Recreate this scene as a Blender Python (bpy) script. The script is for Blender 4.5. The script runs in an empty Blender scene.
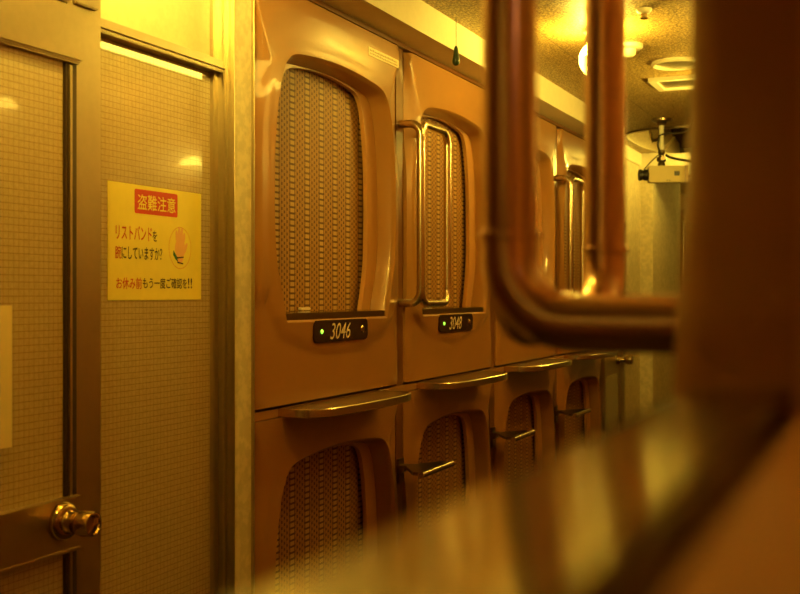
import bpy, bmesh, math, random
from mathutils import Vector, Matrix
random.seed(4)
sc = bpy.context.scene
col = sc.collection
PI = math.pi

# ------------------------------------------------------------------ materials
def new_mat(name):
    m = bpy.data.materials.new(name); m.use_nodes = True
    nt = m.node_tree
    return m, nt, nt.nodes['Principled BSDF']

class NB:
    """small node-building helper"""
    def __init__(s, nt): s.nt = nt
    def m(s, op, a, b=None, c=None):
        n = s.nt.nodes.new('ShaderNodeMath'); n.operation = op
        for i, v in enumerate((a, b, c)):
            if v is None: continue
            if isinstance(v, (int, float)): n.inputs[i].default_value = v
            else: s.nt.links.new(v, n.inputs[i])
        return n.outputs[0]
    def xyz(s):
        t = s.nt.nodes.new('ShaderNodeTexCoord'); p = s.nt.nodes.new('ShaderNodeSeparateXYZ')
        s.nt.links.new(t.outputs['Object'], p.inputs[0]); s.obj = t.outputs['Object']
        return p.outputs
    def mix(s, f, a, b):
        n = s.nt.nodes.new('ShaderNodeMix'); n.data_type = 'RGBA'
        for sock, v in ((n.inputs[0], f), (n.inputs[6], a), (n.inputs[7], b)):
            if isinstance(v, (tuple, list)): sock.default_value = (*v, 1)
            elif isinstance(v, (int, float)): sock.default_value = v
            else: s.nt.links.new(v, sock)
        return n.outputs[2]
    def noise(s, scale, detail=2, rough=.5, vec=None):
        n = s.nt.nodes.new('ShaderNodeTexNoise')
        n.inputs['Scale'].default_value = scale; n.inputs['Detail'].default_value = detail
        n.inputs['Roughness'].default_value = rough
        s.nt.links.new(vec if vec is not None else s.obj, n.inputs['Vector'])
        return n.outputs[0]
    def ramp(s, f, lo, hi):
        n = s.nt.nodes.new('ShaderNodeMapRange'); n.clamp = True
        s.nt.links.new(f, n.inputs[0]); n.inputs[1].default_value = lo; n.inputs[2].default_value = hi
        return n.outputs[0]
    def bump(s, h, bsdf, strength=.2, dist=.002):
        n = s.nt.nodes.new('ShaderNodeBump'); n.inputs['Strength'].default_value = strength
        n.inputs['Distance'].default_value = dist
        s.nt.links.new(h, n.inputs['Height']); s.nt.links.new(n.outputs[0], bsdf.inputs['Normal'])

def plain(name, c, rough=.5, metal=0, coat=0, coat_rough=.05, spec=.5, noise=0, nscale=40, bump=0):
    m, nt, b = new_mat(name)
    b.inputs['Roughness'].default_value = rough; b.inputs['Metallic'].default_value = metal
    b.inputs['Coat Weight'].default_value = coat; b.inputs['Coat Roughness'].default_value = coat_rough
    b.inputs['Specular IOR Level'].default_value = spec
    g = NB(nt); g.xyz()
    n = g.noise(nscale, 3)
    f = g.ramp(n, .3, .7)
    k = 1 - (noise or .04)
    nt.links.new(g.mix(f, tuple(x * k for x in c), c), b.inputs['Base Color'])
    if bump: g.bump(n, b, bump, .001)
    return m

def emit(name, c, s):
    m, nt, b = new_mat(name)
    b.inputs['Base Color'].default_value = (.8, .8, .75, 1)
    b.inputs['Emission Color'].default_value = (*c, 1); b.inputs['Emission Strength'].default_value = s
    return m

LIGHT = (1.0, .70, .085)
M = {}
M['pod'] = plain('capsule_shell_moulding', (.40, .192, .058), .30, spec=.22, coat=.5, coat_rough=.06, noise=.06, nscale=9)
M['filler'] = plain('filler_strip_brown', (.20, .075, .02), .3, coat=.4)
M['rightwall'] = plain('right_wall_moulding', (.30, .12, .035), .35, coat=.4)
M['rail'] = plain('guide_rail_tan', (.50, .25, .085), .4)
M['liner'] = plain('capsule_liner', (.42, .155, .045), .5)
M['metal'] = plain('brushed_handrail_steel', (.72, .60, .44), .24, 1, noise=.08, nscale=120)
M['tinted_steel'] = plain('reflection_tinted_handrail_steel', (.78, .52, .37), .22, 1, noise=.08, nscale=120)  # same steel as the other rails, reddish reflection put into its colour
M['mirror'] = plain('convex_mirror_silver', (.86, .84, .78), .04, 1)
M['darkmetal'] = plain('dark_step_steel', (.22, .17, .11), .3, 1)
M['sill'] = plain('polished_sill_steel', (.38, .34, .20), .15, 1)
M['alu'] = plain('anodised_frame_bronze', (.52, .44, .30), .33, .95, noise=.06, nscale=60)
M['gasket'] = plain('dark_glazing_gasket', (.05, .028, .012), .45)
M['brass'] = plain('brass_knob', (.62, .46, .24), .16, 1)
M['plate'] = plain('dark_number_plate', (.035, .012, .008), .25)
M['ink_cream'] = plain('cream_numerals', (.85, .72, .5), .5)
M['cream'] = plain('cream_soffit_paint', (.86, .80, .62), .6, noise=.05)
M['creamplastic'] = plain('cream_plastic', (.85, .78, .6), .4)
M['wood'] = plain('brown_tray_top', (.13, .055, .018), .3, coat=.3)
M['black'] = plain('black_plastic', (.015, .012, .01), .4)
M['cable'] = plain('dark_cable', (.03, .022, .016), .5)
M['green'] = plain('dark_green_pendant', (.02, .045, .018), .35)
M['camyellow'] = plain('ivory_camera_housing', (.62, .50, .19), .4)
M['white'] = plain('white_pole_enamel', (.85, .82, .72), .35)
M['darkroom'] = plain('dim_room_wall', (.30, .22, .13), .8)
M['floor'] = plain('brown_carpet', (.05, .022, .01), .95, noise=.4, nscale=200)
M['paper'] = plain('yellow_notice_paper', (.95, .84, .13), .55)
M['palepaper'] = plain('pale_notice_paper', (.86, .76, .40), .6)
M['red'] = plain('red_print', (.62, .04, .012), .5)
M['ink'] = plain('black_print', (.05, .03, .012), .5)
M['peach'] = plain('peach_print', (.90, .52, .20), .5)
M['orange'] = plain('orange_print', (.75, .32, .05), .5)
M['greenprint'] = plain('green_print', (.03, .16, .05), .5)
M['sticker'] = plain('pale_sticker', (.78, .62, .30), .4)
M['stickerink'] = plain('brown_sticker_print', (.42, .27, .08), .5)
M['led'] = emit('green_indicator_glow', (.30, .9, .05), 1.6)
M['lamp'] = emit('ceiling_lamp_glow', LIGHT, 165)
M['lamp2'] = emit('near_ceiling_lamp_glow', LIGHT, 440)
M['lamp4'] = emit('middle_ceiling_lamp_glow', LIGHT, 190)
M['lamp6'] = emit('added_back_lamp_glow', LIGHT, 420)
M['lamp5'] = emit('added_ceiling_lamp_glow', LIGHT, 300)
M['bowl'] = emit('frosted_bowl_glow', LIGHT, 14)
M['fill'] = emit('fill_lamp_glow', (1.0, .58, .26), 7)
M['tube'] = emit('fluorescent_tube_glow', LIGHT, 12)
M['lamp3'] = emit('far_ceiling_lamp_glow', LIGHT, 145)

def wallpaper():
    m, nt, b = new_mat('beige_damask_wallpaper'); g = NB(nt); g.xyz()
    n = g.noise(38, 4, .6); f = g.ramp(n, .42, .58)
    nt.links.new(g.mix(f, (.62, .56, .39), (.75, .67, .47)), b.inputs['Base Color'])
    b.inputs['Roughness'].default_value = .7
    g.bump(n, b, .25, .001); return m
M['wallpaper'] = wallpaper()

def ceiling_mat():
    m, nt, b = new_mat('speckled_gold_ceiling_paper'); g = NB(nt); x, y, z = g.xyz()
    n = g.noise(120, 3, .7); f = g.ramp(n, .43, .60)
    c = g.mix(f, (.15, .075, .018), (.66, .47, .16))
    # panel seams
    s1 = g.m('LESS_THAN', g.m('ABSOLUTE', g.m('ADD', x, 1.12)), .0016)
    s2 = g.m('LESS_THAN', g.m('FRACT', g.m('DIVIDE', g.m('ADD', y, .35), 1.82)), .0018)
    seam = g.m('MAXIMUM', s1, s2)
    nt.links.new(g.mix(seam, c, (.08, .04, .01)), b.inputs['Base Color'])
    b.inputs['Roughness'].default_value = .42
    g.bump(n, b, .9, .004); return m
M['ceiling'] = ceiling_mat()

def wire_glass():
    m, nt, b = new_mat('frosted_wired_glass'); g = NB(nt); x, y, z = g.xyz()
    P = .0126
    def line(v, w):
        fr = g.m('FRACT', g.m('DIVIDE', g.m('ADD', v, 5.0), P))
        return g.m('LESS_THAN', g.m('ABSOLUTE', g.m('SUBTRACT', fr, .5)), w)
    wob = g.noise(300, 1)
    k = g.m('MAXIMUM', line(z, .055), g.m('MULTIPLY', line(y, .05), .8))
    n2 = g.noise(110, 3, .6)
    basec = g.mix(g.ramp(n2, .35, .65), (.46, .38, .22), (.54, .45, .27))
    nt.links.new(g.mix(g.m('MULTIPLY', k, .75), basec, (.20, .11, .04)), b.inputs['Base Color'])
    b.inputs['Roughness'].default_value = .55
    b.inputs['Coat Weight'].default_value = 1.0; b.inputs['Coat Roughness'].default_value = .03; b.inputs['Coat IOR'].default_value = 2.0
    g.bump(wob, b, .15, .0006); return m
M['glass'] = wire_glass()
def transom_glass():
    m, nt, b = new_mat('frosted_transom_glass'); g = NB(nt); g.xyz()
    n = g.noise(60, 4, .6)
    nt.links.new(g.mix(g.ramp(n, .35, .65), (.62, .56, .40), (.74, .68, .50)), b.inputs['Base Color'])
    b.inputs['Roughness'].default_value = .5; b.inputs['Coat Weight'].default_value = 1; b.inputs['Coat Roughness'].default_value = .08
    tr = nt.nodes.new('ShaderNodeBsdfTranslucent'); tr.inputs[0].default_value = (.8, .74, .58, 1)
    mx = nt.nodes.new('ShaderNodeMixShader'); mx.inputs[0].default_value = .5
    nt.links.new(b.outputs[0], mx.inputs[1]); nt.links.new(tr.outputs[0], mx.inputs[2])
    nt.links.new(mx.outputs[0], nt.nodes['Material Output'].inputs['Surface']); return m
M['transom'] = transom_glass()

def blind_mat():
    m, nt, b = new_mat('woven_reed_blind'); g = NB(nt); x, y, z = g.xyz()
    C, R = .0865, .0172
    u = g.m('FRACT', g.m('DIVIDE', g.m('ADD', y, 5.03), C))
    du = g.m('ABSOLUTE', g.m('SUBTRACT', u, .5))
    v = g.m('FRACT', g.m('DIVIDE', g.m('ADD', z, 5.0), R))
    bead_col = g.m('LESS_THAN', du, .13)
    bead = g.m('MULTIPLY', bead_col, g.m('GREATER_THAN', v, .34))
    gap = g.m('MULTIPLY', bead_col, g.m('LESS_THAN', v, .34))
    W = .0144
    idx = g.m('FLOOR', g.m('DIVIDE', g.m('ADD', y, 5.0), W))
    fu = g.m('FRACT', g.m('DIVIDE', g.m('ADD', y, 5.0), W))
    fv = g.m('FRACT', g.m('ADD', g.m('DIVIDE', g.m('ADD', z, 5.0), .0172), g.m('MULTIPLY', idx, .5)))
    weave = g.m('MULTIPLY', g.m('LESS_THAN', fu, .55), g.m('LESS_THAN', fv, .46))
    cord = g.m('LESS_THAN', fu, .13)
    edge = g.m('MULTIPLY', g.m('GREATER_THAN', du, .13), g.m('LESS_THAN', du, .17))
    c = g.mix(weave, (.42, .205, .042), (.095, .025, .005))
    c = g.mix(g.m('MULTIPLY', cord, .6), c, (.065, .019, .004))
    c = g.mix(edge, c, (.10, .027, .005))
    c = g.mix(gap, c, (.10, .030, .006))
    c = g.mix(bead, c, (.56, .35, .10))
    c = g.mix(g.m('MULTIPLY', g.ramp(g.noise(22, 3), .35, .7), .3), c, (.24, .11, .025))
    nt.links.new(c, b.inputs['Base Color'])
    b.inputs['Roughness'].default_value = .6
    g.bump(g.m('ADD', bead, g.m('MULTIPLY', weave, -.5)), b, .5, .002); return m
M['blind'] = blind_mat()

# ------------------------------------------------------------------ mesh helpers
FLAT = set()
def build(name, bm, mat, parent=None, smooth=True, angle=40):
    if id(bm) in FLAT: FLAT.discard(id(bm)); smooth = False
    bmesh.ops.recalc_face_normals(bm, faces=bm.faces)
    me = bpy.data.meshes.new(name); bm.to_mesh(me); bm.free()
    me.materials.append(mat)
    o = bpy.data.objects.new(name, me); col.objects.link(o)
    if smooth:
        me.polygons.foreach_set('use_smooth', [True] * len(me.polygons))
        me.set_sharp_from_angle(angle=math.radians(angle))
    if parent: o.parent = parent
    return o

def tag(o, label, cat, group=None, kind=None):
    o['label'] = label; o['category'] = cat
    if group: o['group'] = group
    if kind: o['kind'] = kind
    return o

def thing(name, loc, label, cat, group=None, rotz=0, kind=None):
    o = bpy.data.objects.new(name, None); col.objects.link(o)
    o.empty_display_size = .05
    o.location = loc; o.rotation_euler = (0, 0, rotz)
    return tag(o, label, cat, group, kind)

def dup(root, loc, rotz, label):
    r = root.copy(); col.objects.link(r); r.location = loc; r.rotation_euler = (0, 0, rotz); r['label'] = label
    for ch in list(root.children):
        c = ch.copy(); col.objects.link(c); c.parent = r
        for gch in list(ch.children):
            d = gch.copy(); col.objects.link(d); d.parent = c
    return r

def add_box(bm, lo, hi, bev=0):
    vs = [bm.verts.new((x, y, z)) for x in (lo[0], hi[0]) for y in (lo[1], hi[1]) for z in (lo[2], hi[2])]
    fs = [bm.faces.new([vs[i] for i in q]) for q in
          ((0, 1, 3, 2), (4, 6, 7, 5), (0, 4, 5, 1), (2, 3, 7, 6), (0, 2, 6, 4), (1, 5, 7, 3))]
    if bev:
        es = list({e for f in fs for e in f.edges})
        bmesh.ops.bevel(bm, geom=es, offset=bev, segments=2, affect='EDGES', clamp_overlap=True)
    return bm

def box(lo, hi, bev=0):
    bm = add_box(bmesh.new(), lo, hi, bev); FLAT.add(id(bm)); return bm

def add_tube(bm, pts, r, seg=20, radii=None):
    pts = [Vector(p) for p in pts]; rings = []; n = None
    for i, p in enumerate(pts):
        a = pts[max(i - 1, 0)]; b = pts[min(i + 1, len(pts) - 1)]; t = (b - a).normalized()
        if n is None: n = t.orthogonal().normalized()
        n = (n - t * n.dot(t)).normalized(); c = t.cross(n)
        rr = radii[i] if radii else r
        rings.append([bm.verts.new(p + (n * math.cos(2 * PI * k / seg) + c * math.sin(2 * PI * k / seg)) * rr) for k in range(seg)])
    for A, B in zip(rings, rings[1:]):
        for k in range(seg): bm.faces.new((A[k], A[(k + 1) % seg], B[(k + 1) % seg], B[k]))
    bm.faces.new(rings[0]); bm.faces.new(rings[-1]); return bm

def tube(pts, r, seg=20, radii=None): return add_tube(bmesh.new(), pts, r, seg, radii)

def fillet(pts, r, n=8):
    """round the corners of a polyline"""
    pts = [Vector(p) for p in pts]; out = [pts[0]]
    for a, b, c in zip(pts, pts[1:], pts[2:]):
        u = (a - b).normalized(); v = (c - b).normalized()
        ang = u.angle(v); d = r / math.tan(ang / 2); cen = b + (u + v).normalized() * (r / math.sin(ang / 2))
        p0 = b + u * d; p1 = b + v * d; q0 = p0 - cen; q1 = p1 - cen; w = q0.angle(q1)
        for k in range(n + 1):
            t = k / n
            out.append(cen + q0 * (math.sin((1 - t) * w) / math.sin(w)) + q1 * (math.sin(t * w) / math.sin(w)))
    out.append(pts[-1]); return out

def add_lathe(bm, profile, axis=(0, 0, 1), org=(0, 0, 0), seg=32):
    ax = Vector(axis).normalized(); e = ax.orthogonal().normalized(); g = ax.cross(e); org = Vector(org); rings = []
    for r, h in profile:
        if r < 1e-5: rings.append([bm.verts.new(org + ax * h)])
        else: rings.append([bm.verts.new(org + ax * h + (e * math.cos(2 * PI * k / seg) + g * math.sin(2 * PI * k / seg)) * r) for k in range(seg)])
    for A, B in zip(rings, rings[1:]):
        if len(A) == 1 and len(B) == 1: continue
        for k in range(seg):
            if len(A) == 1: bm.faces.new((A[0], B[(k + 1) % seg], B[k]))
            elif len(B) == 1: bm.faces.new((A[k], A[(k + 1) % seg], B[0]))
            else: bm.faces.new((A[k], A[(k + 1) % seg], B[(k + 1) % seg], B[k]))
    return bm

def lathe(profile, axis=(0, 0, 1), org=(0, 0, 0), seg=32): return add_lathe(bmesh.new(), profile, axis, org, seg)

def add_prism(bm, poly, x0, x1):
    """polygon given in (y, z), extruded along x"""
    A = [bm.verts.new((x0, p[0], p[1])) for p in poly]; B = [bm.verts.new((x1, p[0], p[1])) for p in poly]
    n = len(poly)
    bm.faces.new(A); bm.faces.new(B)
    for k in range(n): bm.faces.new((A[k], A[(k + 1) % n], B[(k + 1) % n], B[k]))
    return bm

def rrect(cy, cz, w, h, r, n=6):
    out = []
    for sx, sz, a0 in ((1, 1, 0), (-1, 1, 90), (-1, -1, 180), (1, -1, 270)):
        for k in range(n + 1):
            a = math.radians(a0 + 90 * k / n)
            out.append((cy + sx * (w / 2 - r) + r * math.cos(a), cz + sz * (h / 2 - r) + r * math.sin(a)))
    return out

def ellipse(cy, cz, a, b, n=28, rot=0):
    o = []
    for k in range(n):
        t = 2 * PI * k / n; u, v = a * math.cos(t), b * math.sin(t)
        o.append((cy + u * math.cos(rot) - v * math.sin(rot), cz + u * math.sin(rot) + v * math.cos(rot)))
    return o

def text_part(name, s, mat, parent, y0, y1, z0, z1, x, shear=0, bold=0, depth=.0008):
    """lettering fitted in the rectangle (y0..y1, z0..z1), facing +x"""
    cu = bpy.data.curves.new('lettering', 'FONT'); cu.body = s; cu.shear = shear; cu.offset = bold
    cu.resolution_u = 4
    t = bpy.data.objects.new('lettering', cu); col.objects.link(t)
    bpy.context.view_layer.update()
    dg = bpy.context.evaluated_depsgraph_get()
    me = bpy.data.meshes.new_from_object(t.evaluated_get(dg))
    bpy.data.objects.remove(t)
    xs = [v.co.x for v in me.vertices]; ys = [v.co.y for v in me.vertices]
    if not xs:
        return None
    ax, bx, ay, by = min(xs), max(xs), min(ys), max(ys)
    for v in me.vertices:
        v.co = (x, y0 + (v.co.x - ax) / (bx - ax) * (y1 - y0), z0 + (v.co.y - ay) / (by - ay) * (z1 - z0))
    me.materials.clear(); me.materials.append(mat); me.name = name
    o = bpy.data.objects.new(name, me); col.objects.link(o); o.parent = parent
    return o

def ray_rect(cx, cy, dx, dy, x0, y0, x1, y1):
    t = 1e9
    if dx > 1e-9: t = min(t, (x1 - cx) / dx)
    if dx < -1e-9: t = min(t, (x0 - cx) / dx)
    if dy > 1e-9: t = min(t, (y1 - cy) / dy)
    if dy < -1e-9: t = min(t, (y0 - cy) / dy)
    return [cx + dx * t, cy + dy * t]

# ------------------------------------------------------------------ dimensions
FACE = -1.45              # face plane of the left-hand capsules
CEIL = 2.518; FLOOR = .15
PITCH_Y = .918; PITCH_Z = 1.086
OPEN_Z = 1.542            # bottom of the upper openings
RFACE = -.0775             # face plane of the right-hand capsules
ROPEN_Z = 1.5520

def structure(name, bm, mat, label, cat, parent=None, smooth=False):
    o = build(name, bm, mat, parent, smooth)
    if parent is None: tag(o, label, cat, kind='structure')
    return o

# ------------------------------------------------------------------ room shell
structure('floor', box((-2.3, -1.2, FLOOR - .1), (2.0, 10.2, FLOOR)), M['floor'], 'dark brown carpet floor of the corridor', 'floor')

structure('ceiling', box((-2.3, -1.2, CEIL), (2.0, 10.2, CEIL + .03)), M['ceiling'], 'gold speckled textured ceiling above the corridor', 'ceiling')

# wall behind everything on the left, and the wallpapered stretches
bm = bmesh.new()
add_box(bm, (-2.3, -1.2, FLOOR), (-2.2, 10.2, CEIL))              # back wall of the room behind the glass / capsules
add_box(bm, (-2.2, 2.30, FLOOR), (-1.62, 2.335, CEIL))
structure('wall_back', bm, M['darkroom'], 'dim wall behind the glass screen and capsules', 'wall')
bm = bmesh.new()
add_box(bm, (-1.60, 2.244, FLOOR), (FACE + .012, 2.334, CEIL), .003)
structure('wall_left', bm, M['wallpaper'], 'narrow beige wallpapered wall strip between glass screen and first capsule', 'wall')
bm = bmesh.new()
add_box(bm, (FACE - .02, 2.239, FLOOR), (FACE + .020, 2.247, CEIL), .002)
add_box(bm, (FACE - .02, 2.331, FLOOR), (FACE + .020, 2.337, CEIL), .002)
structure('trim_1', bm, M['alu'], 'thin metal edge beads along the wallpapered wall strip', 'trim')

XE = FACE + 4 * PITCH_Y + 2.415   # end of the capsule row (only y used below)
YE = 6.025   # y where the capsule row ends
bm = bmesh.new()
add_box(bm, (-1.62, 6.72, FLOOR), (-1.49, 7.23, CEIL))
add_box(bm, (-1.62, YE, 2.02), (-1.49, 6.72, CEIL))
add_box(bm, (-2.2, 7.23, FLOOR), (-1.408, 8.28, CEIL))
structure('wall_far_left', bm, M['wallpaper'], 'beige damask wallpapered wall beyond the capsules under the security camera', 'wall')
structure('wall_end', box((-2.2, 10.05, FLOOR), (2.0, 10.2, CEIL)), M['wallpaper'], 'wallpapered wall closing the far end of the corridor', 'wall')
structure('wall_near', box((-2.3, -1.2, FLOOR), (2.0, -1.1, CEIL)), M['filler'], 'brown panelled wall behind the photographer', 'wall')
bm = bmesh.new()
add_box(bm, (RFACE + .005, .675, FLOOR), (.06, 10.05, CEIL))
add_box(bm, (RFACE + .005, -1.1, FLOOR), (.06, -.30, CEIL))
add_box(bm, (RFACE + .005, -.30, FLOOR), (.06, .675, 1.30))
add_box(bm, (RFACE + .005, -.30, 2.425), (.06, .675, CEIL))
structure('wall_right', bm, M['rightwall'], 'orange brown capsule wall on the right of the corridor', 'wall')

# soffit over the left capsules, its mirror on the right, cornice and beam at the end
bm = add_box(bmesh.new(), (-1.62, 2.356, 2.418), (-1.335, YE + .03, CEIL))
structure('trim_2', bm, M['cream'], 'long cream soffit box above the left row of capsules', 'soffit')
bm = bmesh.new()
add_box(bm, (-1.50, YE + .03, 2.435), (-1.478, 7.23, CEIL), .003)
add_box(bm, (-1.49, 7.20, 2.352), (RFACE, 7.26, CEIL), .003)
structure('trim_3', bm, M['cream'], 'bright cream beam crossing the corridor behind the security camera', 'beam')
bm = bmesh.new()
add_box(bm, (-1.62, 8.30, 2.418), (-1.335, 10.05, CEIL), .006)
structure('trim_5', bm, M['cream'], 'cream soffit above the capsule beyond the beam', 'soffit')
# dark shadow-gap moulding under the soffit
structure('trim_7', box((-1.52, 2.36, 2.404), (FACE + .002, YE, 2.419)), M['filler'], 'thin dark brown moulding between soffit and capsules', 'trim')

# ------------------------------------------------------------------ capsule unit
half = [(.313, 0), (.327, .035), (.34, .07), (.366, .158), (.375, .285), (.371, .45), (.354, .56), (.337, .62), (.310, .668), (.258, .694), (.12, .708)]
def catmull(P, n=6):
    out = []
    for i in range(len(P) - 1):
        p0 = P[max(i - 1, 0)]; p1 = P[i]; p2 = P[i + 1]; p3 = P[min(i + 2, len(P) - 1)]
        for k in range(n):
            t = k / n
            out.append(tuple(.5 * ((2 * b) + (-a + c) * t + (2 * a - 5 * b + 4 * c - d) * t * t + (-a + 3 * b - 3 * c + d) * t ** 3)
                             for a, b, c, d in zip(p0, p1, p2, p3)))
    out.append(P[-1]); return out
arc = catmull(half + [(0, .712), (-.12, .708)], 6)
arc = arc[:6 * len(half) + 1]                     # right bottom corner -> top centre
right = [(.313 * k / 8, 0) for k in range(8)] + arc
OUT = right + [(-u, w) for u, w in reversed(right[1:-1])]      # anticlockwise from bottom centre
NO = len(OUT)
def normals(P):
    r = []
    for i in range(len(P)):
        a, b = Vector(P[i - 1]), Vector(P[(i + 1) % len(P)]); t = (b - a).normalized(); r.append((t.y, -t.x))
    return r
NRM = normals(OUT)
def offset(d): return [(u + n[0] * d, w + n[1] * d) for (u, w), n in zip(OUT, NRM)]
SH = [(u, w - .014 * max(0, 1 - w / .035)) for u, w in OUT]      # shell opening: dips under the sill strip
SHN = normals(SH)
def soffset(d): return [(u + n[0] * d, w + n[1] * d) for (u, w), n in zip(SH, SHN)]
HW, WB, WT = .425, -.233, .850

def smooth01(t): t = max(0, min(1, t)); return t * t * (3 - 2 * t)
def relief(u, w, left_ext):
    d = 0.0
    if w < .05: q = math.hypot(u / .412, (w - .05) / .162)
    else: q = 0
    d += .006 * smooth01((1.0 - q) / .07)
    e = HW - abs(u)
    if left_ext and u < -HW + .12: e = HW + left_ext + u
    if w < -.02: rw = .012 + .040 * smooth01((w + .15) / .13)
    elif w < .66: rw = .052 + .050 * smooth01((w - .50) / .16)
    else: rw = max(.012, .102 * (1 - (w - .66) / .17))
    if e < rw: d -= (.009 + .012 * smooth01((w - .42) / .2)) * ((1 - e / rw) ** 1.2)
    return d

def shell_bm(left_ext=0, WT=WT):
    bm = bmesh.new(); rings = []
    lipd = relief(0, .3, 0)
    for off, d in ((-.016, -.105), (-.014, -.050), (-.006, -.012), (-.002, -.003), (.004, .003), (.012, .002)):
        rings.append([(u, w, lipd + d if d > -.05 else d) for u, w in soffset(off)])
    base = soffset(.012)
    hwl = HW + left_ext
    rr = []
    for (u, w), n in zip(base, SHN):
        cx, cy = 0, .31
        p = ray_rect(cx, cy, u - cx, w - cy, -hwl, WB, HW, WT); rr.append(p)
    for c in ((-hwl, WB), (HW, WB), (HW, WT), (-hwl, WT)):
        j = min(range(NO), key=lambda i: (rr[i][0] - c[0]) ** 2 + (rr[i][1] - c[1]) ** 2); rr[j] = list(c)
    # redistribute the rim points evenly between the four corners so that the face quads stay regular
    T = 18
    for k in range(1, T + 1):
        t = k / T
        ring = []
        for (u, w), p in zip(base, rr):
            a, b = u + (p[0] - u) * t, w + (p[1] - w) * t
            ring.append((a, b, relief(a, b, left_ext) + (0.002 * (1 - smooth01(t * 4)))))
        rings.append(ring)
    rings.append([(p[0], p[1], -.10) for p in rr])
    V = [[bm.verts.new((d, u, w)) for u, w, d in r] for r in rings]
    for A, B in zip(V, V[1:]):
        for i in range(NO):
            j = (i + 1) % NO; bm.faces.new((A[i], A[j], B[j], B[i]))
    return bm

def ring_piece(i0, i1, d0, d1):
    """piece of guide rail following outline points i0..i1"""
    bm = bmesh.new(); P = []
    for i in range(i0, i1 + 1):
        u, w = OUT[i % NO]; n = NRM[i % NO]
        a = -.014
        P.append(((u + n[0] * a, w + n[1] * a), (u * .765, w * .976)))
    secs = []
    for o_, i_ in P:
        secs.append([bm.verts.new((d, p[0], p[1])) for d, p in ((d0, o_), (d0, i_), (d1, i_), (d1, o_))])
    for A, B in zip(secs, secs[1:]):
        for k in range(4): bm.faces.new((A[k], A[(k + 1) % 4], B[(k + 1) % 4], B[k]))
    bm.faces.new(secs[0]); bm.faces.new(secs[-1]); return bm

iR0 = 9; iSeam = min(range(8, 60), key=lambda i: abs(OUT[i][1] - .26))

def make_capsule(name, label, upper, left_ext=0, blind=True, number=None):
    t = thing(name, (0, 0, 0), label, 'sleeping capsule', 'sleeping capsules along the corridor')
    build('shell', shell_bm(left_ext, .856 if upper else .822), M['pod'], t, angle=38)
    # guide rails of the blind: two lower side pieces and an arched upper one
    build('guide_rail', ring_piece(iR0, iSeam, -.047, -.062), M['rail'], t)
    build('guide_rail', ring_piece(NO - iSeam, NO - iR0, -.047, -.062), M['rail'], t)
    build('rail_arch', ring_piece(iSeam + 0, NO - iSeam, -.0485, -.062), M['rail'], t)
    # sill strip
    sill = box((-.041, -.318, -.014), (.0025, .314, .010), .0015)
    for v in sill.verts: v.co.z -= (v.co.x + .041) * .080        # slopes a little towards the corridor
    build('sill', sill, M['sill'], t)
    if blind:
        bm = bmesh.new(); o2 = offset(-.01)
        add_prism(bm, o2, -.080, -.074)
        b = build('blind', bm, M['blind'], t, smooth=False)
        build('pull_tab', box((-.0745, -.112, .012), (-.061, -.058, .020), .002), M['creamplastic'], b)
    if upper:
        # bow-fronted tray below the capsule
        TS = .028
        path = [(-.362, -.004), (-.365, .03), (-.36, .075), (-.335, .108), (-.28, .124), (-.18, .134), (-.04, .140), (.10, .139), (.18, .128), (.22, .10), (.235, .05), (.235, -.004)]
        pr = [(u_ + TS, d_) for u_, d_ in catmull(path, 5)]
        bm = bmesh.new()
        A = [bm.verts.new((d, u, -.2425)) for u, d in pr]; B = [bm.verts.new((d, u, -.2585)) for u, d in pr]
        bm.faces.new(A); bm.faces.new(B)
        for k in range(len(A)): j = (k + 1) % len(A); bm.faces.new((A[k], A[j], B[j], B[k]))
        s = build('step_tray', bm, M['wood'], t)
        bm = bmesh.new(); prof = [(-.001, -.2400), (.005, -.2390), (.0075, -.2415), (.0075, -.2605), (.005, -.2630), (-.001, -.2625)]
        secs = []
        for i, (u, d) in enumerate(pr):
            a = Vector(pr[max(i - 1, 0)]); c = Vector(pr[min(i + 1, len(pr) - 1)]); tt = (c - a).normalized(); nn = Vector((-tt.y, tt.x))
            if i == 0 or i == len(pr) - 1: pass
            secs.append([bm.verts.new((d + nn.y * q, u + nn.x * q, w)) for q, w in prof])
        for a, c in zip(secs, secs[1:]):
            for k in range(6): bm.faces.new((a[k], a[(k + 1) % 6], c[(k + 1) % 6], c[k]))
        bm.faces.new(secs[0]); bm.faces.new(secs[-1])
        build('tray_rim', bm, M['metal'], s)
    if number is not None:
        bm = bmesh.new(); add_prism(bm, rrect(-.004, -.0465, .338, .062, .018), .004, .0120)
        p = build('number_plate', bm, M['plate'], t, smooth=False)
        build('indicator_light', lathe([(0, .003), (.005, .0025), (.0065, 0), (.0065, -.003)], (1, 0, 0), (.0120, -.129, -.0465), 20), M['led'], p)
        bm = lathe([(0, .003), (.008, .003), (.011, 0), (.011, -.003)], (1, 0, 0), (.0120, .129, -.0465), 16)
        build('keyhole', bm, M['brass'], p)
        if number: text_part('numerals', number, M['ink_cream'], p, -.079, .049, -.070, -.024, .0123, shear=.30, bold=.002)
    return t

G = 'sleeping capsules along the corridor'
def cy(k): return 2.83 + PITCH_Y * k
up0 = make_capsule('sleeping_capsule', 'tan sleeping capsule numbered 3046, upper row beside the wallpapered wall strip', True, left_ext=.062, number='3046')
up0.location = (FACE, cy(0), OPEN_Z)
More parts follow.
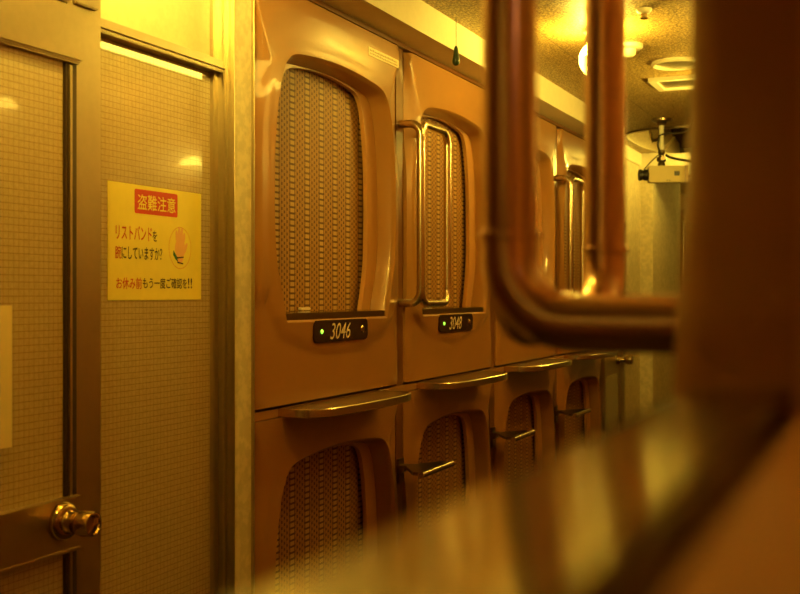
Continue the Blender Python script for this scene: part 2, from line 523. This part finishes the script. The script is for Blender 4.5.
# the little sticker at the capsule's upper right corner
bm = bmesh.new(); add_prism(bm, rrect(.293, .797, .225, .026, .003), .0040, .0075)
st = build('sticker', bm, M['sticker'], up0, smooth=False)
bm = bmesh.new(); random.seed(7)
for r_ in range(2):
    u = .19
    while u < .39:
        w_ = random.uniform(.004, .011)
        add_box(bm, (.0075, u, .789 + r_ * .009), (.0079, u + w_, .789 + r_ * .009 + random.uniform(.004, .0065))); u += w_ + .003
build('sticker_print', bm, M['stickerink'], st, smooth=False)
up1 = make_capsule('sleeping_capsule', 'tan sleeping capsule numbered 3048 with a long grab rail in front of it', True, number='3048')
up1.location = (FACE, cy(1), OPEN_Z)
up2 = make_capsule('sleeping_capsule', 'upper tan capsule half hidden behind the thick foreground rail, third from the glass screen', True, number='')
up2.location = (FACE, cy(2), OPEN_Z)
up3 = dup(up2, (FACE, cy(3), OPEN_Z), 0, 'upper tan capsule farthest along the row, seen between the two foreground bars')
lo0 = make_capsule('sleeping_capsule', 'dark lower sleeping capsule under number 3046', False, left_ext=.062)
lo0.location = (FACE, cy(0), OPEN_Z - PITCH_Z)
lo1 = make_capsule('sleeping_capsule', 'dark lower sleeping capsule under number 3048', False)
lo1.location = (FACE, cy(1), OPEN_Z - PITCH_Z)
dup(lo1, (FACE, cy(2), OPEN_Z - PITCH_Z), 0, 'lower capsule third from the glass screen, below the foreground rail elbow')
dup(lo1, (FACE, cy(3), OPEN_Z - PITCH_Z), 0, 'lower capsule farthest along the row, next to the far metal door')
dup(lo1, (FACE, 8.78, OPEN_Z), 0, 'small distant capsule seen past the end wall, under the beam')
# the capsule the photograph is taken from
own = make_capsule('sleeping_capsule', 'large dark red capsule opening close by on the right, with polished sill', False, blind=False)
OWN_Y = .165
own.location = (RFACE, OWN_Y, ROPEN_Z); own.rotation_euler = (0, 0, PI)
bm = bmesh.new()        # interior box with an open mouth
lx = -.108
add_box(bm, (lx, -.41, -.20), (-.0505, .41, .0075))                  # ledge under the opening, inside
add_box(bm, (-2.0, -.45, -.22), (lx, .45, -.03))
add_box(bm, (-2.0, -.47, -.22), (lx, -.43, .80)); add_box(bm, (-2.0, .43, -.22), (lx, .47, .80))
add_box(bm, (-2.0, -.45, .76), (lx, .45, .80)); add_box(bm, (-2.04, -.45, -.22), (-2.0, .45, .80))
build('liner', bm, M['liner'], own, smooth=False)

rl = thing('fill_lamp', (.62, OWN_Y - .40, 2.02), 'small reading lamp put unseen in the right-hand capsule to light the near rail', 'reading lamp')  # added lamp, out of view, gives the near rail its bright streak
build('bracket', box((-.03, -.028, -.05), (.03, -.02, .05), .003), M['white'], rl)
build('arm', tube([(0, -.024, 0), (0, .03, 0)], .008, 16), M['white'], rl)
build('globe', lathe([(0, -.045)] + [(.045 * math.sin(math.radians(d)), -.045 * math.cos(math.radians(d))) for d in range(12, 180, 12)] + [(0, .045)], (0, 0, 1), (0, .065, 0)), M['fill'], rl)

# filler strips between the capsules (fixed panels of the building)
bm = bmesh.new()
for k in (0, 1, 2):
    y = cy(k) + PITCH_Y / 2
    add_box(bm, (FACE - .09, y - .030, FLOOR), (FACE - .014, y + .030, 2.41), .003)
add_box(bm, (FACE - .14, 2.352, FLOOR), (FACE - .10, YE, 2.41))
add_box(bm, (FACE - .14, 8.32, FLOOR), (FACE - .10, 10.05, 2.41))
structure('trim_8', bm, M['filler'], 'brown filler strips in the gaps between the left capsules', 'trim')
structure('trim_9', box((FACE - .10, YE, FLOOR), (FACE + .012, YE + .04, 2.41), .004), M['alu'], 'metal end post after the last capsule of the left row', 'trim')
structure('trim_10', box((FACE - .09, 8.29, FLOOR), (FACE - .03, 8.34, 2.41)), M['filler'], 'brown edge strip of the distant capsule', 'trim')
structure('trim_11', box((RFACE - .0, .600, FLOOR), (.0, .66, 2.41)), M['filler'], 'brown filler strip behind the foreground grab rail', 'trim')
structure('trim_15', box((FACE - .09, 2.36, 1.279), (FACE - .004, YE, 1.301), .002), M['pod'], 'tan band between the upper and lower rows of capsules', 'trim')
structure('trim_12', box((FACE - .12, 2.37, FLOOR), (FACE - .02, YE, .222)), M['filler'], 'dark plinth below the lower capsules', 'trim')

# ------------------------------------------------------------------ grab rails
def make_rail(label, sp=.235, so=.062, R=.0135, back=.035, h=.585):
    """local: +x away from the wall, y along the wall, z=0 at the lower bar"""
    t = thing('grab_rail', (0, 0, 0), label, 'grab rail', 'steel grab rails between the capsules')
    r = .045
    lower = fillet([(so, 0, h / 2), (so, 0, 0), (so, sp, 0), (so, sp, h / 2)], r, 10)
    upper = fillet([(so, sp, h / 2), (so, sp, h), (so, 0, h), (so, 0, h / 2)], r, 10)
    pts = lower + upper[1:]
    bm = bmesh.new(); add_tube(bm, pts, R, 24)
    build('loop', bm, M['metal'], t, angle=60)
    for z in (0, h):
        b = build('mount', tube(fillet([(so, 0, z + (.05 if z == 0 else -.05)), (so, 0, z), (-back, 0, z)], .04, 10), R * 1.03, 24), M['metal'], t, angle=60)
        build('collar', lathe([(R * 1.03, -.001), (R * 1.16, 0), (R * 1.16, .004), (R * 1.03, .005)], (0, 0, 1 if z == 0 else -1), (so, 0, z + (.05 if z == 0 else -.05)), 24), M['metal'], b)
        build('collar', lathe([(R * 1.0, -.001), (R * 1.13, 0), (R * 1.13, .004), (R * 1.0, .005)], (0, 0, 1 if z == 0 else -1), (so, sp, z + (.05 if z == 0 else -.05)), 24), M['metal'], b)
        build('flange', lathe([(0, .010), (R * 1.3, .010), (R * 1.7, .006), (R * 1.75, 0), (0, 0)], (1, 0, 0), (-back, 0, z), 24), M['metal'], b)
    return t
rail0 = make_rail('steel grab rail between capsules 3046 and 3048')
rail0.location = (FACE, cy(0) + PITCH_Y / 2, 1.570)
rail1 = dup(rail0, (FACE, cy(2) + PITCH_Y / 2, 1.570), 0, 'small distant grab rail glimpsed between the two thick foreground bars')
dup(rail0, (FACE, 8.315, 1.570), 0, 'tiny grab rail beside the distant capsule past the end wall')
rail2 = make_rail('thick steel grab rail in the near foreground, reddish reflection tinted into its colour, blurred', sp=.242, so=.1300, R=.0164, back=.0, h=.585)
for o_ in list(rail2.children) + [g_ for c_ in rail2.children for g_ in c_.children]: o_.data.materials[0] = M['tinted_steel']
rail2.location = (RFACE, .628, 1.583); rail2.rotation_euler = (0, 0, 0); rail2.scale = (-1, 1, 1)

# ------------------------------------------------------------------ folding steps
def make_step(label):
    t = thing('folding_step', (0, 0, 0), label, 'folding step', 'dark folding steps between the lower capsules')
    bm = bmesh.new()
    poly = [(-.035, .024), (-.035, -.024), (.020, -.024), (.088, -.125), (.115, -.125), (.115, .125), (.088, .125), (.020, .024)]
    A = [bm.verts.new((x, y, 0)) for x, y in poly]; B = [bm.verts.new((x, y, -.010)) for x, y in poly]
    bm.faces.new(A); bm.faces.new(B)
    for k in range(8): bm.faces.new((A[k], A[(k + 1) % 8], B[(k + 1) % 8], B[k]))
    build('tread', bm, M['darkmetal'], t, smooth=False)
    build('front_bar', tube([(.118, -.132, -.007), (.118, .132, -.007)], .0105, 18), M['metal'], t)
    build('hinge', tube([(-.001, -.022, -.012), (-.001, .022, -.012)], .012, 20), M['darkmetal'], t)
    bm = bmesh.new(); add_prism(bm, [(-.02, .02), (.02, .02), (.02, -.06), (-.02, -.06)], -.0145, -.006)
    build('bracket', bm, M['darkmetal'], t, smooth=False)
    return t
stp = make_step('dark folding step between the lower capsules under 3046 and 3048, nearest of the three')
stp.location = (FACE, cy(0) + PITCH_Y / 2, 1.042)
dup(stp, (FACE, cy(1) + PITCH_Y / 2, 1.042), 0, 'middle dark folding step, below the elbow of the foreground rail')
dup(stp, (FACE, cy(2) + PITCH_Y / 2, 1.042), 0, 'farthest dark folding step, beside the last lower capsule')

# ------------------------------------------------------------------ glass screen and door on the left
YG0, YG1 = 1.77, 2.215
GX = -1.475
w1 = thing('window_1', (0, 0, 0), 'fixed wired-glass screen with bronze frame, holding the yellow notice', 'glass screen', kind='structure')
build('pane', box((GX - .008, 1.70, FLOOR + .1), (GX, YG1 + .03, 2.142)), M['glass'], w1, smooth=False)
build('transom_pane', box((GX - .008, 1.70, 2.142), (GX, YG1 + .03, CEIL)), M['transom'], w1, smooth=False)
bm = bmesh.new()
add_box(bm, (GX - .02, 1.665, 2.127), (-1.448, 2.225, 2.156), .002)
add_box(bm, (GX - .02, 1.665, 2.135), (-1.442, 2.225, 2.139), .001)
build('transom_rail', bm, M['alu'], w1, smooth=False)
bm = bmesh.new()
add_box(bm, (GX - .03, 2.205, FLOOR), (GX + .012, 2.226, CEIL), .002)
add_box(bm, (GX - .03, 2.222, FLOOR), (GX + .030, 2.236, CEIL), .002)
add_box(bm, (GX - .03, 2.234, FLOOR), (-1.432, 2.242, CEIL), .003)
build('jamb', bm, M['alu'], w1, smooth=False)
bm = bmesh.new()
add_box(bm, (-1.50, 1.632, FLOOR), (-1.412, 1.735, CEIL), .003)
add_box(bm, (-1.42, 1.650, 2.150), (-1.402, 1.715, CEIL), .002)
build('mullion', bm, M['alu'], w1, smooth=False)
build('bottom_rail', box((GX - .02, 1.73, FLOOR), (-1.44, 2.22, FLOOR + .12), .003), M['alu'], w1)

d1 = thing('door_1', (0, 0, 0), 'wired-glass door with bronze rails and a round brass knob', 'door', kind='structure')
DX = -1.40
build('pane', box((DX - .018, .70, FLOOR + .12), (DX - .010, 1.623, 2.06)), M['glass'], d1, smooth=False)
bm = bmesh.new(); add_box(bm, (DX - .03, .66, 2.034), (DX + .004, 1.657, 2.140), .003); add_box(bm, (DX - .03, .66, 2.040), (DX + .008, 1.657, 2.046), .001)
build('top_rail', bm, M['alu'], d1, smooth=False)
bm = bmesh.new(); add_box(bm, (DX - .03, .66, 1.120), (DX + .004, 1.657, 1.220), .003); add_box(bm, (DX - .03, .66, 1.213), (DX + .008, 1.652, 1.221), .001); add_box(bm, (DX - .03, .66, 1.119), (DX + .008, 1.652, 1.125), .001)
lr = build('lock_rail', bm, M['alu'], d1, smooth=False)
bm = bmesh.new(); add_box(bm, (DX - .028, 1.622, FLOOR + .02), (DX - .006, 1.657, 2.06), .002)
build('stile', bm, M['gasket'], d1, smooth=False)
build('stile_bead', box((DX - .02, 1.632, FLOOR + .02), (DX - .002, 1.640, 2.030), .001), M['alu'], d1)
build('bottom_rail', box((DX - .03, .66, FLOOR + .02), (DX + .004, 1.652, FLOOR + .16), .003), M['alu'], d1)
kn = build('knob', lathe([(0.019, .026), (.0165, .032), (.0185, .036), (.0225, .042), (.0240, .053), (.0230, .066), (.0210, .0725), (.018, .073), (.016, .069), (.014, .063), (0, .061)], (1, -.0, 0), (DX + .004, 1.604, 1.180), 40), M['brass'], d1)
build('rose', lathe([(0, 0), (.036, 0), (.0365, .004), (.034, .010), (.031, .014), (.028, .016), (.022, .017), (.020, .022), (.020, .032), (.0, .033)], (1, 0, 0), (DX + .004, 1.604, 1.180), 40), M['brass'], kn)
bm = bmesh.new(); add_box(bm, (-1.50, .60, 2.148), (-1.405, 1.640, 2.172), .003)
structure('trim_13', bm, M['alu'], 'bronze head rail above the left door', 'trim')
structure('window_2', box((-1.47, .60, 2.165), (-1.46, 1.64, CEIL)), M['transom'], 'transom glass above the left door', 'transom window')
structure('trim_14', box((-1.50, .56, FLOOR), (-1.40, .66, CEIL), .003), M['alu'], 'bronze jamb on the near side of the left door', 'trim')
structure('wall_side', box((-1.60, -1.1, FLOOR), (-1.45, .56, CEIL)), M['filler'], 'brown panelled wall before the left door', 'wall')

# pale paper on the door, cut by the picture edge
pp = build('paper_notice', box((DX - .0098, 1.20, 1.331), (DX - .0088, 1.490, 1.580)), M['palepaper'], smooth=False)
tag(pp, 'plain pale paper stuck on the door glass at the left edge of the photo', 'notice')

# ------------------------------------------------------------------ yellow notice on the fixed glass
sx = GX + .0004
ns = bpy.data.objects.new('notice_sign', None); col.objects.link(ns); ns.location = (sx, 1.83, 1.587)
tag(ns, 'yellow Japanese theft warning notice with red heading stuck on the wired glass', 'notice')
SW, SH = .337, .2475
build('sheet', box((0, 0, 0), (.0008, SW, SH)), M['paper'], ns, smooth=False)
def sp(fx, fy): return fx * SW, (1 - fy) * SH      # fractions across / down the sheet
def rect_s(x0, y0, x1, y1): return x0 * SW, x1 * SW, (1 - y1) * SH, (1 - y0) * SH
y0, y1, z0, z1 = rect_s(.262, .036, .722, .248)
bm = bmesh.new(); add_prism(bm, rrect((y0 + y1) / 2, (z0 + z1) / 2, y1 - y0, z1 - z0, .005), .0007, .0011)
hp = build('heading_panel', bm, M['red'], ns, smooth=False)
text_part('heading_text', '盗難注意', M['paper'], hp, *rect_s(.292, .076, .698, .213), .0014, bold=.008)
def line(s, mat, x0, y0, x1, y1): text_part('lettering', s, mat, ns, *rect_s(x0, y0, x1, y1), .0012, bold=.010)
line('リストバンド', M['red'], .075, .357, .440, .482)
line('を', M['ink'], .448, .387, .496, .482)
line('腕', M['red'], .067, .539, .128, .649)
line('にしていますか？', M['ink'], .133, .539, .550, .649)
line('お休み前', M['red'], .080, .805, .335, .905)
line('もう一度ご確認を', M['ink'], .345, .803, .830, .900)
line('!!', M['ink'], .842, .800, .890, .895)
# hand with a wristband in a circle
bm = bmesh.new()
c0, c1 = sp(.752, .525)
EO, EI = ellipse(c0, c1, .0430, .0475, 40), ellipse(c0, c1, .0418, .0463, 40)
A = [bm.verts.new((.0011, *p)) for p in EO]; B = [bm.verts.new((.0011, *p)) for p in EI]
for k in range(40): bm.faces.new((A[k], A[(k + 1) % 40], B[(k + 1) % 40], B[k]))
ic = build('circle_outline', bm, M['orange'], ns, smooth=False)
bm = bmesh.new()
for i, (a, b, ra, rb, ro) in enumerate([(.000, -.004, .017, .018, 0), (-.0105, .016, .0042, .013, .12), (-.003, .021, .0042, .015, .02), (.005, .020, .0042, .014, -.08), (.012, .014, .004, .011, -.2), (.017, -.004, .004, .012, -.5), (-.001, -.020, .011, .012, 0)]):
    x = .00115 + i * .00001
    add_prism(bm, ellipse(c0 + a * 1.18, c1 + .004 + b * 1.25, ra * 1.18, rb * 1.25, 24, ro), .0011, x)
build('hand_picture', bm, M['peach'], ic, smooth=False)
bm = bmesh.new(); add_prism(bm, [(c0 - .026, c1 - .006), (c0 - .012, c1 - .020), (c0 - .008, c1 - .032), (c0 - .018, c1 - .026), (c0 - .027, c1 - .016)], .0012, .0013)
build('wristband_picture', bm, M['greenprint'], ic, smooth=False)
bm = bmesh.new()
add_prism(bm, [(c0 - .014, c1 - .021), (c0 + .013, c1 - .019), (c0 + .013, c1 - .022), (c0 - .012, c1 - .0245)], .0012, .0014)
add_prism(bm, [(c0 - .012, c1 - .031), (c0 + .011, c1 - .034), (c0 + .011, c1 - .037), (c0 - .010, c1 - .0345)], .0012, .0014)
build('wristband_outline', bm, M['ink'], ic, smooth=False)

# ------------------------------------------------------------------ far door
d2 = thing('door_2', (0, 0, 0), 'dark metal framed door with round knob at the end of the capsule row', 'door', kind='structure')
bm = bmesh.new(); add_box(bm, (-1.53, YE + .05, FLOOR), (-1.50, 6.70, 2.0))
build('leaf', bm, M['alu'], d2, smooth=False)
build('pane', box((-1.502, YE + .10, FLOOR + .2), (-1.497, 6.62, 1.12)), M['glass'], d2, smooth=False)
build('pane', box((-1.502, YE + .10, 1.28), (-1.497, 6.62, 1.92)), M['glass'], d2, smooth=False)
bm = bmesh.new()
add_box(bm, (-1.53, YE + .04, FLOOR), (-1.478, YE + .075, 2.03), .003); add_box(bm, (-1.53, 6.69, FLOOR), (-1.478, 6.735, 2.03), .003); add_box(bm, (-1.53, YE + .04, 2.0), (-1.478, 6.735, 2.035), .003)
build('door_frame', bm, M['alu'], d2, smooth=False)
build('knob', lathe([(0, 0), (.033, 0), (.031, .012), (.018, .02), (.014, .045), (.024, .055), (.030, .075), (.026, .092), (0, .098)], (1, 0, 0), (-1.50, 6.60, 1.205), 28), M['brass'], d2)
sw = build('wall_switch', box((-1.491, 6.78, 1.72), (-1.483, 6.84, 1.86), .002), M['creamplastic']); tag(sw, 'cream switch plate on the far wallpapered wall', 'switch')

# ------------------------------------------------------------------ ceiling fittings
def ceil_at(px, py):
    d = 1100 * (CEIL - 1.6) / (294 - py); x = (px - 400) / 1100 * d
    th = math.atan(489 / 1100)
    return (-math.sin(th) * d + math.cos(th) * x, math.cos(th) * d + math.sin(th) * x)
def lampfit(loc, label, matname, r=.11, drop=.03, nb=7):
    t = thing('ceiling_lamp', (loc[0], loc[1], CEIL), label, 'ceiling lamp', 'ceiling lamps')
    build('stem', lathe([(.012, 0), (.012, -drop - .02)], (0, 0, 1)), M['white'], t)
    build('base', lathe([(0, 0), (r * .75, 0), (r * .75, -.012), (r * .62, -.02), (0, -.02)], (0, 0, 1)), M['white'], t)
    P = [(r * math.sin(a), -.020 - drop - r * .9 + r * math.cos(a)) for a in [math.radians(d) for d in range(36, 181, 8)]]
    build('diffuser', lathe([(r * .55, -.017 - drop)] + P[:nb], (0, 0, 1)), M[matname], t)
    build('bowl', lathe([(q[0] * 1.01, q[1]) for q in P[nb - 1:]], (0, 0, 1)), M['bowl'], t)
    return t
lx_, ly_ = ceil_at(597, 29)
lampfit((lx_, ly_), 'glowing round ceiling lamp partly hidden behind the second foreground bar', 'lamp', .062)
lampfit((-1.12, 1.72), 'ceiling lamp near the glass screen, above the photo', 'lamp2', .065, .03, 8)
lampfit((-.95, .85), 'ceiling lamp over the near end of the glass door, above the photo', 'lamp4', .065, .03, 8)
lampfit((-.86, 6.93), 'ceiling lamp before the beam, hidden by the red panel', 'lamp3', .07)
lampfit((-.45, 4.7), 'added ceiling lamp out of view behind the red panel, brightening the far ceiling', 'lamp5', .06, .20)  # extra lamp added out of view to lift the far ceiling
lampfit((-.75, 8.5), 'ceiling lamp beyond the beam at the end of the corridor', 'lamp3', .035)
tl = thing('strip_light', (-.415, 3.42, CEIL), 'fluorescent strip light on the right-hand side of the ceiling, mirrored in the glass', 'strip light')
build('housing', box((-.02, -.62, -.010), (.02, .68, 0), .003), M['white'], tl)
build('tube', tube([(0, -.60, -.030), (0, .66, -.030)], .021, 24), M['tube'], tl)

lampfit((-1.86, 1.75), 'lamp added unseen behind the glass to brighten the transom panes', 'lamp6', .07)  # added lamp, unseen itself, makes the transom panes bright from behind
x, y = ceil_at(644, 9)
t = thing('fire_sprinkler', (x, y, CEIL), 'small domed fire sprinkler head at the top of the photo', 'sprinkler')
build('rosette', lathe([(0, 0), (.026, 0), (.025, -.006), (.019, -.013), (.014, -.015), (0, -.015)]), M['creamplastic'], t)
build('nozzle', lathe([(0, -.013), (.010, -.015), (.010, -.026), (.014, -.028), (.014, -.031), (0, -.034)]), M['brass'], t)
x, y = ceil_at(628, 45)
t = thing('smoke_detector', (x, y, CEIL), 'cream smoke detector beside the second foreground bar', 'smoke detector')
build('base', lathe([(0, 0), (.055, 0), (.054, -.012), (.046, -.018), (0, -.018)]), M['creamplastic'], t)
build('sensor_head', lathe([(0, -.016), (.030, -.018), (.028, -.034), (.018, -.044), (0, -.046)]), M['creamplastic'], t)
x, y = ceil_at(677, 62)
t = thing('ceiling_speaker', (x, y, CEIL), 'round ceiling speaker with a cream ring beside the red panel', 'ceiling speaker')
build('ring', lathe([(.098, 0), (.100, -.010), (.092, -.016), (.084, -.010), (.082, 0)]), M['creamplastic'], t)
build('grille', lathe([(0, -.006), (.083, -.005), (.083, 0), (0, 0)]), M['alu'], t)
x, y = ceil_at(683, 81)
t = thing('ceiling_vent', (x, y, CEIL), 'square cream ceiling vent behind the round speaker', 'ceiling vent')
bm = bmesh.new(); s_ = .125
for q in ((-s_, -s_, s_, -s_ + .03), (-s_, s_ - .03, s_, s_), (-s_, -s_ + .03, -s_ + .03, s_ - .03), (s_ - .03, -s_ + .03, s_, s_ - .03)):
    add_box(bm, (q[0], q[1], -.016), (q[2], q[3], 0))
build('frame', bm, M['creamplastic'], t, smooth=False)
build('panel', box((-.096, -.096, -.008), (.096, .096, -.001)), M['alu'], t)

# pull cord hanging at the soffit edge
t = thing('pull_cord', (-1.318, 3.425, CEIL), 'thin pull cord with a dark green pendant hanging by the soffit', 'pull cord')
build('cord', tube([(0, 0, 0), (0, 0, -.100)], .0012, 8), M['cable'], t)
bm = lathe([(.003, -.092), (.006, -.097), (.008, -.108), (.010, -.125), (.013, -.140), (.012, -.150), (.007, -.156), (0, -.158)], seg=20)
build('pendant', bm, M['green'], t)

# ------------------------------------------------------------------ security camera
cx_, cy_ = ceil_at(661.5, 119)
t = thing('security_camera', (cx_, cy_, CEIL), 'boxy ivory security camera hanging on a white pole from the ceiling', 'security camera', rotz=math.radians(22))
build('ceiling_flange', lathe([(0, 0), (.052, 0), (.050, -.012), (.028, -.018), (.020, -.034), (0, -.036)]), M['darkmetal'], t)
build('pole', tube([(0, 0, -.02), (0, 0, -.172)], .0125, 18), M['white'], t)
bk = build('swivel', lathe([(0, -.160), (.018, -.163), (.019, -.180), (.013, -.188), (.013, -.195), (.025, -.203), (.025, -.220), (.014, -.227), (.019, -.234), (.019, -.252), (0, -.252)]), M['darkmetal'], t)
build('swivel_knob', tube([(.0, -.02, -.211), (.0, -.046, -.211)], .012, 14), M['darkmetal'], bk)
hb = build('housing', box((-.070, -.03, -.334), (.118, .03, -.248), .004), M['camyellow'], t)
build('label_plate', box((.060, -.0312, -.300), (.088, -.0295, -.276)), M['black'], hb)
build('rear_plate', box((.116, -.031, -.337), (.136, .031, -.247), .003), M['darkmetal'], t)
bm = bmesh.new()
for k in (.020, .033): add_box(bm, (k, -.0312, -.327), (k + .006, -.0295, -.322))
build('vent_slots', bm, M['black'], hb, smooth=False)
ln = build('lens', lathe([(0, 0), (.026, 0), (.029, .006), (.029, .022), (.025, .026), (.025, .034), (.030, .038), (.030, .050), (.024, .050), (.020, .042), (0, .040)], (-1, 0, 0), (-.068, 0, -.294), 28), M['black'], t)
def bez(p0, p1, p2, p3, n=18):
    p0, p1, p2, p3 = map(Vector, (p0, p1, p2, p3))
    return [p0 * (1 - k / n) ** 3 + p1 * 3 * (k / n) * (1 - k / n) ** 2 + p2 * 3 * (k / n) ** 2 * (1 - k / n) + p3 * (k / n) ** 3 for k in range(n + 1)]
build('cable', tube(bez((.165, 0, -.0), (.16, 0, -.11), (.03, -.02, -.06), (-.014, -.016, -.09), 20) + bez((-.018, -.018, -.11), (-.03, -.02, -.16), (-.016, -.018, -.15), (-.008, -.020, -.185), 10), .0050, 10), M['cable'], t)
build('cable', tube(bez((.016, -.02, -.190), (.06, -.02, -.225), (.14, -.01, -.205), (.28, 0, -.262)), .0070, 10), M['cable'], t)
build('cable', tube(bez((-.016, -.015, -.190), (-.04, -.02, -.205), (-.07, -.02, -.235), (-.092, -.01, -.266)), .0032, 8), M['cable'], t)
build('cable_plug', tube([(.134, 0, -.300), (.160, 0, -.300), (.190, 0, -.275)], .008, 10), M['cable'], t)
# round convex mirror on the ceiling behind the camera
t = thing('convex_mirror', (-1.10, 6.42, CEIL), 'round convex ceiling mirror behind the security camera', 'convex mirror')
MR, MD = .31, .105
RS = (MR * MR + MD * MD) / (2 * MD)
build('mirror_dome', lathe([(MR * k / 12, -.004 - MD + RS - math.sqrt(RS * RS - (MR * k / 12) ** 2)) for k in range(13)], (0, 0, 1), seg=48), M['mirror'], t)
build('rim', lathe([(MR - .006, 0), (MR + .008, 0), (MR + .008, -.010), (MR - .006, -.012)], (0, 0, 1), seg=48), M['darkmetal'], t)

# ------------------------------------------------------------------ world, camera, view
w = bpy.data.worlds.new('World'); sc.world = w; w.use_nodes = True
w.node_tree.nodes['Background'].inputs[0].default_value = (.02, .01, .002, 1)
w.node_tree.nodes['Background'].inputs[1].default_value = .2
cam = bpy.data.cameras.new('camera'); co = bpy.data.objects.new('camera', cam); col.objects.link(co)
co.location = (0, 0, 1.6); co.rotation_euler = (PI / 2, 0, math.atan(489 / 1100))
cam.sensor_width = 36; cam.lens = 1100 / 800 * 36; cam.shift_y = -3 / 800
cam.clip_start = .01; cam.clip_end = 50
cam.dof.use_dof = True; cam.dof.focus_distance = 3.0; cam.dof.aperture_fstop = 6.5
sc.camera = co
sc.view_settings.view_transform = 'Standard'; sc.view_settings.look = 'None'
sc.view_settings.gamma = 1; sc.view_settings.use_curve_mapping = False
sc.view_settings.exposure = 0.22
sc.cycles.use_denoising = True
sc.cycles.max_bounces = 8
